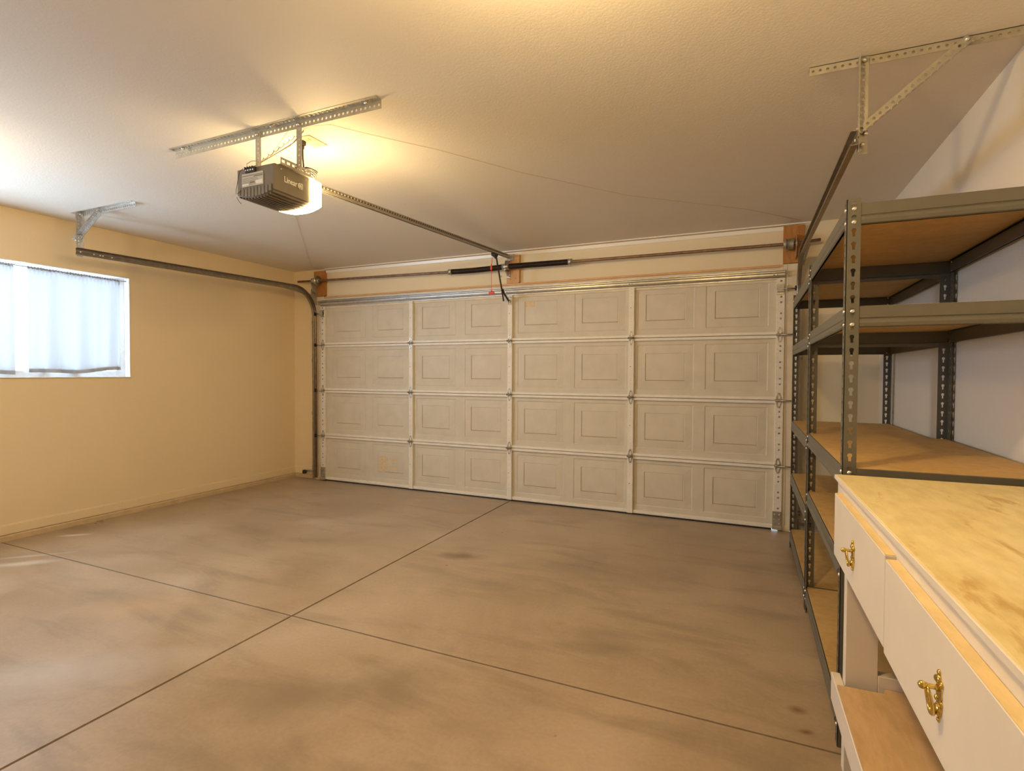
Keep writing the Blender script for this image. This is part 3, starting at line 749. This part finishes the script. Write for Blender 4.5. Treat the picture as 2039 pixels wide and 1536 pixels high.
# back label, terminals
q = MB(); q.box(2.350, 2.492, OYB-.0025, OYB-.001, 2.172, 2.235, 'label')
rnd = random.Random(2)
q.box(2.352, 2.49, OYB-.0032, OYB-.0024, 2.222, 2.225, 'labelink'); q.box(2.43, 2.488, OYB-.0032, OYB-.0024, 2.214, 2.219, 'labelink')
for k in range(8):
    z = 2.178+k*.0048; q.box(2.356, 2.356+rnd.uniform(.05, .12), OYB-.0032, OYB-.0024, z, z+.0012, 'labelink')
q.box(2.356, 2.398, OYB-.0036, OYB-.0026, 2.178, 2.186, 'print'); q.box(2.445, 2.488, OYB-.0036, OYB-.0026, 2.178, 2.196, 'print'); q.box(2.405, 2.436, OYB-.0036, OYB-.0026, 2.186, 2.194, 'labelink')
q.build('rating_label', op, label='silver rating label')
q = MB(); q.box(2.378, 2.446, OYB-.010, OYB, 2.236, 2.260, 'black', .002)
for k in range(4): q.cyl((2.388+k*.016, OYB-.009, 2.246), (2.388+k*.016, OYB-.014, 2.246), .004, 'bolt', 8); q.box(2.3785+k*.016, 2.3815+k*.016, OYB-.013, OYB-.002, 2.246, 2.264, 'black')
q.build('terminal_block', op)
q = MB(); q.tube([(2.37, OYB-.012, 2.258), (2.352, OYB-.016, 2.245), (2.335, OYB-.014, 2.20), (2.318, OYB-.008, 2.165), (2.314, OYB-.006, 2.146), (2.330, OYB-.010, 2.144), (2.350, OYB-.008, 2.156)], .0013, 'cord', 5)
q.tube([(2.316, OYB-.004, 2.130), (2.33, OYB-.006, 2.112), (2.352, OYB-.008, 2.092)], .0013, 'cord', 5)
q.build('antenna_wire', op, label='thin dark antenna wire')
# brand lettering and mark on the side
tc_ = bpy.data.curves.new('brand_text', 'FONT'); tc_.body = 'Linear'; tc_.size = .042; tc_.extrude = .0006; tc_.offset = .0004
to = bpy.data.objects.new('brand_text_tmp', tc_); col.objects.link(to); bpy.context.view_layer.update()
me = bpy.data.meshes.new_from_object(to.evaluated_get(bpy.context.evaluated_depsgraph_get()))
bpy.data.objects.remove(to)
wtx = max(v_.co.x for v_ in me.vertices); sx = .082/wtx
base = Vector(op['_base'])
for v_ in me.vertices:
    c_ = v_.co.copy(); v_.co = Vector((OX1+.0012+c_.z, -2.926+c_.x*sx, 2.192+c_.y*.95+c_.x*.0))-base
me.materials.clear(); me.materials.append(M['print']); lt = bpy.data.objects.new('brand_lettering', me); col.objects.link(lt); lt.parent = op; lt['label'] = 'white brand lettering'
q = MB(); yb0, zb0, s_ = -2.838, 2.187, .030
for (a, b_, c_, d_) in ((0, .16, 0, 1), (.84, 1, 0, 1), (0, .45, .84, 1), (.6, 1, .84, 1), (0, .35, 0, .16), (.55, 1, 0, .16), (.28, .40, .25, .75), (.40, .72, .66, .78), (.60, .72, .35, .78), (.40, .60, .42, .54), (.28, .75, .22, .32)):
    q.box(OX1, OX1+.0018, yb0+a*s_, yb0+b_*s_, zb0+c_*s_, zb0+d_*s_, 'print')
q.build('brand_mark', op, label='small square white brand mark')
for y_, z_ in ((-2.945, 2.246), (-2.79, 2.246)): MB().cyl((OX1, y_, z_), (OX1+.004, y_, z_), .004, 'bolt', 8).build('screw', op)
# slotted mounting bracket on top, plus plate added over lens to cut ceiling glow
q = MB(); q.box(OX0+.02, OX1-.015, -2.93, -2.80, 2.260, 2.266, 'galv_dull'); q.box(OX0+.004, OX1-.004, OYF-.01, OYF+.040, 2.2655, 2.268, 'galv_dull')
q.perf((2.574, -2.960, 2.262), (0, 1, 0), (0, 0, 1), (1, 0, 0), .19, .034, .0025, .032, lambda a: .0105 if abs(math.cos(a)) > .5 else .0055, .018, 'galv_dull')
q.box(2.552, 2.576, -2.960, -2.77, 2.262, 2.2645, 'galv_dull')
for y_ in (-2.87, -2.81): q.cyl((2.577, y_, 2.281), (2.586, y_, 2.281), .009, 'bolt', 6)
q.build('mounting_bracket_glow_plate', op)
# power cord bundle, plug, bell wires
q = MB(); q.tube([(2.452, -2.700, 2.470), (2.452, -2.700, 2.455), (2.455, -2.702, 2.40), (2.470, -2.71, 2.34), (2.50, -2.73, 2.30), (2.53, -2.76, 2.285), (2.545, -2.78, 2.272)], .0042, 'cord', 8)
for k in range(4):
    pts = []
    for i in range(14):
        a = 2*PI*i/14; pts.append((2.515+.02*k*.3+.012*math.sin(a)+.004*k, -2.735+.055*math.cos(a)*(1-.1*k), 2.297+.010*math.sin(a+.5*k)+.006*k-.01*math.cos(a)))
    q.tube(pts, .0040, 'cord', 7, closed=True)
q.build('power_cord', op, label='dark bundled power cord')
q = MB(); q.box(2.438, 2.466, -2.714, -2.686, 2.470, 2.494, 'cord', .004); q.cyl((2.452, -2.70, 2.452), (2.452, -2.70, 2.472), .008, 'cord', 10); q.build('plug', op)
q = MB(); pts = []
for i in range(120):
    u = i/119; p = V3(2.40, -2.975, 2.265).lerp(V3(2.52, -2.80, 2.475), u); a = u*2*PI*9
    amp_ = .007*min(1, u*6); pts.append(p+V3(amp_*math.cos(a), 0, amp_*math.sin(a)))
q.tube(pts, .0019, 'wire', 5)
q.tube([(2.405, -2.975, 2.262), (2.42, -2.95, 2.29), (2.47, -2.87, 2.37), (2.52, -2.82, 2.43), (2.56, -2.80, 2.49)], .0022, 'wire', 5)
q.tube([(2.385, -2.985, 2.262), (2.375, -2.98, 2.285), (2.395, -2.97, 2.30), (2.43, -2.93, 2.31), (2.50, -2.83, 2.41), (2.55, -2.79, 2.49)], .0018, 'wire', 5)
q.build('bell_wire', op, label='coiled pale bell wires')
# rail, chain, trolley, arm, release cord
RA, RB = V3(2.438, -2.82, 2.280), V3(2.438, YF-.05, 2.428)
def rp(y): return RA.lerp(RB, (y-RA.y)/(RB.y-RA.y))
q = MB(); dr = (RB-RA).normalized(); up = V3(1, 0, 0).cross(dr).normalized()
if up.z < 0: up = -up
pr = [(-.015, -.016), (-.006, -.016), (-.006, -.013), (-.012, -.013), (-.012, .013), (.012, .013), (.012, -.013), (.006, -.013), (.006, -.016), (.015, -.016), (.015, .016), (-.015, .016)]
q.sweep([[P+V3(a, 0, 0)+up*b_ for a, b_ in pr] for P in (RA, RB)], 'railsteel'); rail = q.build('rail', op)
q = MB()
for k in range(96):
    p = RA.lerp(RB, .03+k*.0098); q.bar(p+V3(.0155, 0, 0)+up*.003, p+dr*.014+V3(.0155, 0, 0)+up*.003, .004, .010, up, 'arm')
q.tube([RA+V3(.0155, 0, 0)+up*.003, RB+V3(.0155, 0, 0)+up*.003-dr*.05], .0022, 'galv_dull', 6)
q.build('drive_chain', rail)
q = MB(); pe = rp(-.35); q.box(2.424, 2.452, -.40, -.30, pe.z-.030, pe.z+.006, 'black', .004); q.box(2.418, 2.458, -.385, -.335, pe.z-.045, pe.z-.020, 'black', .004); q.box(2.43, 2.446, -.345, -.318, pe.z-.062, pe.z-.03, 'black', .003)
q.cyl((2.415, -.335, pe.z-.04), (2.461, -.335, pe.z-.04), .008, 'black', 10); q.build('trolley', op)
q = MB(); q.bar((2.440, -.325, pe.z-.03), (2.440, -.150, 1.975), .006, .022, (0, 1, .45), 'arm'); q.bar((2.446, -.185, 2.085), (2.446, -.135, 2.03), .006, .022, (0, 1, 1), 'arm')
q.bar((2.446, -.160, 2.050), (2.440, -.030, 1.990), .006, .022, (0, 1, 1), 'arm'); q.cyl((2.425, -.030, 1.990), (2.456, -.030, 1.990), .006, 'bolt', 8)
for z_, y_ in ((2.09, -.183), (2.20, -.222)): q.cyl((2.435, y_, z_), (2.453, y_, z_), .006, 'bolt', 6)
q.build('door_arm', op, label='dark bent door arm')
q = MB(); q.tube([(2.405, -.335, pe.z-.045), (2.402, -.337, 2.30), (2.400, -.338, 2.20), (2.402, -.338, 2.045)], .0022, 'red', 6)
q.tube([(2.400, -.338, 2.30), (2.396, -.342, 2.27), (2.400, -.345, 2.225)], .0022, 'red', 6); q.box(2.392, 2.408, -.348, -.338, 2.245, 2.285, 'red', .002)
rc = q.build('release_cord', op, label='red release cord')
q = MB(); q.box(2.372, 2.432, -.345, -.331, 2.018, 2.040, 'red', .005); q.cyl((2.402, -.338, 2.038), (2.402, -.338, 2.052), .006, 'red', 8); q.build('pull_handle', rc)
q = MB(); q.box(2.405, 2.475, YF-.044, YF-.038, 2.40, 2.46, 'galv', .002); q.box(2.420, 2.424, -.06, YF-.04, 2.412, 2.444, 'galv'); q.box(2.452, 2.456, -.06, YF-.04, 2.412, 2.444, 'galv'); q.cyl((2.415, -.04, 2.428), (2.461, -.04, 2.428), .006, 'bolt', 8)
q.build('header_bracket', op)

# ------------------------------------------------------------------ outlet on ceiling
ou = thing('ceiling_outlet', 'ivory power outlet plate on the ceiling beside the opener', 'power outlet', (2.485, -2.668, H))
R_ = Matrix.Rotation(math.radians(4), 3, 'Z')
q = MB(); q.box(2.440, 2.530, -2.735, -2.60, H-.006, H-.0005, 'outlet', .003); q.build('cover_plate', ou)
for yc in (-2.70, -2.638): q = MB(); q.box(2.467, 2.503, yc-.014, yc+.014, H-.009, H-.005, 'outlet', .002); q.box(2.478, 2.480, yc-.006, yc+.006, H-.0096, H-.0088, 'hole'); q.box(2.490, 2.492, yc-.006, yc+.006, H-.0096, H-.0088, 'hole'); q.build('socket', ou)

# ------------------------------------------------------------------ thin wires stapled to the ceiling
z = H-.003
q = MB(); q.tube([(2.56, -2.80, H-.004), (2.633, -2.83, z-.012), (2.713, -2.782, z), (2.82, -2.62, z), (3.049, -2.309, z), (3.338, -1.826, z), (3.841, -1.163, z), (4.594, -.502, z), (4.98, -.03, z)], .0011, 'wire', 5)
q.build('ceiling_wire', label='thin bell wire stapled across the ceiling from opener to right door corner', category='wire')
q = MB(); q.tube([(2.50, -2.83, H-.004), (2.142, -2.625, z), (1.60, -1.98, z), (1.271, -1.60, z), (.755, -1.009, z), (.35, -.55, z), (-.018, -.121, z), (-.03, .04, z)], .0011, 'wire', 5)
q.build('ceiling_wire', label='thin bell wire stapled across the ceiling from opener to left door corner', category='wire')

# ------------------------------------------------------------------ safety sensors
def sensor(x, y, zc, s2, label):
    t = thing('safety_sensor', label, 'safety sensor', (x, y, zc), 'photo-eye sensors beside the door')
    q = MB(); q.box(x-.020, x+.020, y-.018, y+.018, zc-.022, zc+.022, 'black', .006); q.cyl((x+s2*.020, y, zc), (x+s2*.030, y, zc), .014, 'black', 14); q.build('sensor_body', t)
    q = MB(); e = .14; q.perf((x if s2 > 0 else x-e, y+.020, zc-.006), (1, 0, .10*s2), (0, 0, 1), (0, 1, 0), e, .026, .002, .028, circ(.005), .013, 'galv'); q.build('sensor_bracket', t)
    return t
sensor(-.235, -.030, .088, 1, 'black safety sensor on a perforated arm left of the garage door')
s_ = sensor(5.085, -.02, .075, -1, 'black safety sensor behind the shelving right of the garage door')
q = MB(); q.cyl((5.06, -.039, .062), (5.06, -.043, .062), .004, 'red', 8); q.build('indicator_light', s_)

# ------------------------------------------------------------------ shelving racks
def rack(y0, y1, x0, x1, levels, hgt, label, flat=None):
    t = thing('shelving_rack', label, 'shelving rack', ((x0+x1)/2, (y0+y1)/2, 0), 'grey boltless shelving racks')
    PW = .041; th = .0022; pitch = .0445
    for xc, sx_ in ((x0, 1), (x1, -1)):
        for yc, sy_ in ((y0, 1), (y1, -1)):
            q = MB()
            q.perf((xc, yc, .002), (0, 0, 1), (sx_, 0, 0), (0, sy_, 0), hgt, PW, th, pitch, KEY, PW*.52, 'rackpost', 34)
            q.perf((xc, yc, .002), (0, 0, 1), (0, sy_, 0), (sx_, 0, 0), hgt, PW, th, pitch, KEY, PW*.52, 'rackpost', 34)
            for lv in levels:
                for dz in (-.012, -.0565):
                    if yc != flat: q.cyl((xc+sx_*PW*.52, yc-sy_*.003, lv+dz-.004), (xc+sx_*PW*.52, yc+sy_*.006, lv+dz-.004), .0068, 'rivet', 14)
                    q.cyl((xc-sx_*.003, yc+sy_*PW*.52, lv+dz-.004), (xc+sx_*.006, yc+sy_*PW*.52, lv+dz-.004), .0068, 'rivet', 14)
            q.build('post', t)
    PB = [(0, 0), (.0025, -.002), (.0025, -.038), (.0, -.041), (.005, -.047), (.0075, -.056), (.005, -.067), (0, -.070), (-.011, -.070), (-.011, -.068), (-.002, -.0675), (-.002, -.014), (-.016, -.014), (-.016, -.012), (-.002, -.012), (-.002, 0)]
    for lv in levels:
        e = .0035
        for yc, sy_ in ((y0, -1), (y1, 1)):
            q = MB(); q.sweep([[V3(x, yc-sy_*(e+.001)+sy_*a*.6, lv+b_) for a, b_ in PB] for x in (x0+.004, x1-.004)], 'rackpost')
            # the visible face of the beam stands slightly proud between the posts
            if yc != flat: q.sweep([[V3(x, yc-sy_*e+sy_*a, lv+b_) for a, b_ in PB] for x in (x0+PW+.001, x1-PW-.001)], 'rackpost')
            q.build('beam', t)
        for xc, sx_ in ((x0, -1), (x1, 1)):
            q = MB(); q.sweep([[V3(xc-sx_*(e+.001)+sx_*a*.6, y, lv+b_) for a, b_ in PB] for y in (y0+.004, y1-.004)], 'rackpost')
            q.sweep([[V3(xc-sx_*e+sx_*a, y, lv+b_) for a, b_ in PB] for y in (y0+PW+.001, y1-PW-.001)], 'rackpost'); q.build('beam', t)
        q = MB(); q.box(x0+.008, x1-.008, y0+.008, y1-.008, lv-.012, lv+.001, 'board', .001); q.build('shelf_board', t)
    return t
rack(-2.745, -1.577, 4.908, 5.512, (.130, .650, .962, 1.505, 1.846), 1.860, 'nearer grey metal shelving rack with five particle-board shelves beside the bench', -1.577)
rack(-1.5765, -.397, 4.906, 5.510, (.132, .548, .938, 1.490, 1.828), 1.860, 'farther grey metal shelving rack with five particle-board shelves by the garage door', -1.5765)

# ------------------------------------------------------------------ workbench
BX, BY, BR = 4.876, -2.825, .0144
be = thing('workbench', 'white painted workbench with bare plywood top and brass-handled drawers', 'workbench', (BX, BY, 0), rotz=BR)
LB, WB, TZ = 1.46, .615, .951
q = MB(); q.box(.004, WB, -LB, 0, TZ-.013, TZ, 'ply', .0015); q.box(0, .0045, -LB, 0, TZ-.014, TZ-.001, 'whitepaint', .001); q.build('bench_top', be)
q = MB(); q.box(.010, .030, -LB+.01, -.004, .700, TZ-.014, 'whitepaint', .001).build('front_apron', be)
q = MB(); q.box(.030, WB-.01, -.024, -.004, .74, TZ-.014, 'whitepaint', .001).build('end_apron', be)
q = MB(); q.box(.030, WB-.01, -LB+.01, -LB+.03, .74, TZ-.014, 'whitepaint', .001).build('end_apron', be)
q = MB(); q.box(WB-.03, WB-.01, -LB+.03, -.024, .80, TZ-.014, 'whitepaint', .001).build('rear_apron', be)
for x in (.031, WB-.12):
    for y in (-.052, -LB+.014): MB().box(x, x+.089, y, y+.038, 0, .74 if x > .1 else TZ-.014, 'whitepaint', .002).build('leg', be)
q = MB(); q.box(.004, .030, -LB, .022, .196, .287, 'whitepaint', .002).build('lower_rail', be)
q = MB(); q.box(.120, WB-.12, -.052, -.014, .250, .335, 'whitepaint', .002).build('cross_rail', be)
q = MB(); q.box(WB-.03, WB-.008, -LB, 0, .196, .287, 'whitepaint', .002).build('lower_rail', be)
q = MB(); q.prism([(.006, -.085, .288), (.006, -LB, .288), (WB-.03, -LB, .288), (WB-.03, -.056, .288), (.135, -.056, .288), (.130, -.085, .288)], (0, 0, .012), 'plyshelf')
q.build('lower_shelf', be)
def handle(yc, zc, parent):
    X = -.010; K = .80
    def P(x, y, z): return (X+x*K, yc+y*K, zc+z*K)
    prof = [(-.052, .0015), (-.047, .005), (-.042, .0035), (-.036, .009), (-.028, .0135), (-.020, .0125), (-.013, .0095), (-.006, .012), (.002, .015), (.010, .015), (.017, .011), (.022, .0075), (.028, .010), (.034, .0085), (.038, .004), (.043, .006), (.047, .001)]
    L_ = [P(0, -wd_, h) for h, wd_ in prof]; R2 = [P(0, wd_, h) for h, wd_ in prof][::-1]
    q = MB(); q.prism(L_+R2, (-.0045*K, 0, 0), 'brass')
    for h, r_ in ((-.046, .0050), (-.027, .0125), (.041, .0060), (.028, .0095)): q.ball(P(-.004, 0, h), r_*K, 'brass', 8, (.6, 1, 1))
    for s2 in (-1, 1): q.ball(P(-.004, s2*.014, .024), .0068*K, 'brass', 8, (.6, 1, 1)); q.ball(P(-.004, s2*.013, -.012), .0055*K, 'brass', 8, (.6, 1, 1))
    q.build('handle_plate', parent)
    q = MB(); q.tube([P(-.002, 0, .012), P(-.010, 0, .0125), P(-.020, 0, .013), P(-.028, 0, .013)], [.0075*K, .0045*K, .0045*K, .007*K], 'brass', 12); q.ball(P(-.029, 0, .013), .0075*K, 'brass', 8)
    q.build('handle_post', parent)
    q = MB(); pts = []
    for i in range(28):
        a = 2*PI*i/28; pts.append(P(-.018-.004*math.cos(a), .0155*math.sin(a), -.012+.024*math.cos(a)))
    q.tube(pts, [(.0026+.0022*(max(0, -math.cos(2*PI*i/28)))**2)*K for i in range(28)], 'brass', 8, closed=True)
    q.build('ring_pull', parent)
def drawer(y0, y1, dz, hy, proud):
    q = MB(); q.box(-.010-proud, .010, y1, y0, .713+dz, .905+dz, 'whitepaint', .0012)
    q.box(-.009-proud, .009, y1+.001, y0-.001, .9045+dz, .9062+dz, 'yellowpine')
    d = q.build('drawer', be)
    q = MB(); q.box(.012, WB-.06, y1+.03, y0-.03, .74+dz, .87+dz, 'plyshelf').build('drawer_box', d)
    handle(hy, .806+dz*.3, d)
drawer(-.086, -.713, 0, -.395, 0); drawer(-.728, -1.41, -.004, -1.055, .002)

# ------------------------------------------------------------------ ceiling lamps outside the frame
def ceiling_lamp(x, y, label):
    t = thing('ceiling_lamp', label, 'ceiling lamp', (x, y, H), 'bare bulb ceiling lamps')
    q = MB(); q.tube([(x, y, H), (x, y, H-.015), (x, y, H-.05), (x, y, H-.055)], [.06, .058, .035, .03], 'porcelain', 24); q.build('lamp_holder', t)
    q = MB(); q.tube([(x, y, H-.055), (x, y, H-.07)], .016, 'bolt', 12); q.ball((x, y, H-.105), .032, 'bulb', 10, (1, 1, 1.15)); q.build('bulb', t)
ceiling_lamp(.72, -3.74, 'bare bulb lamp on the ceiling beyond the left photo edge')
ceiling_lamp(4.18, -3.72, 'bare bulb lamp on the ceiling just above the top photo edge')
for o in list(col.objects):
    if '_base' in o: del o['_base']
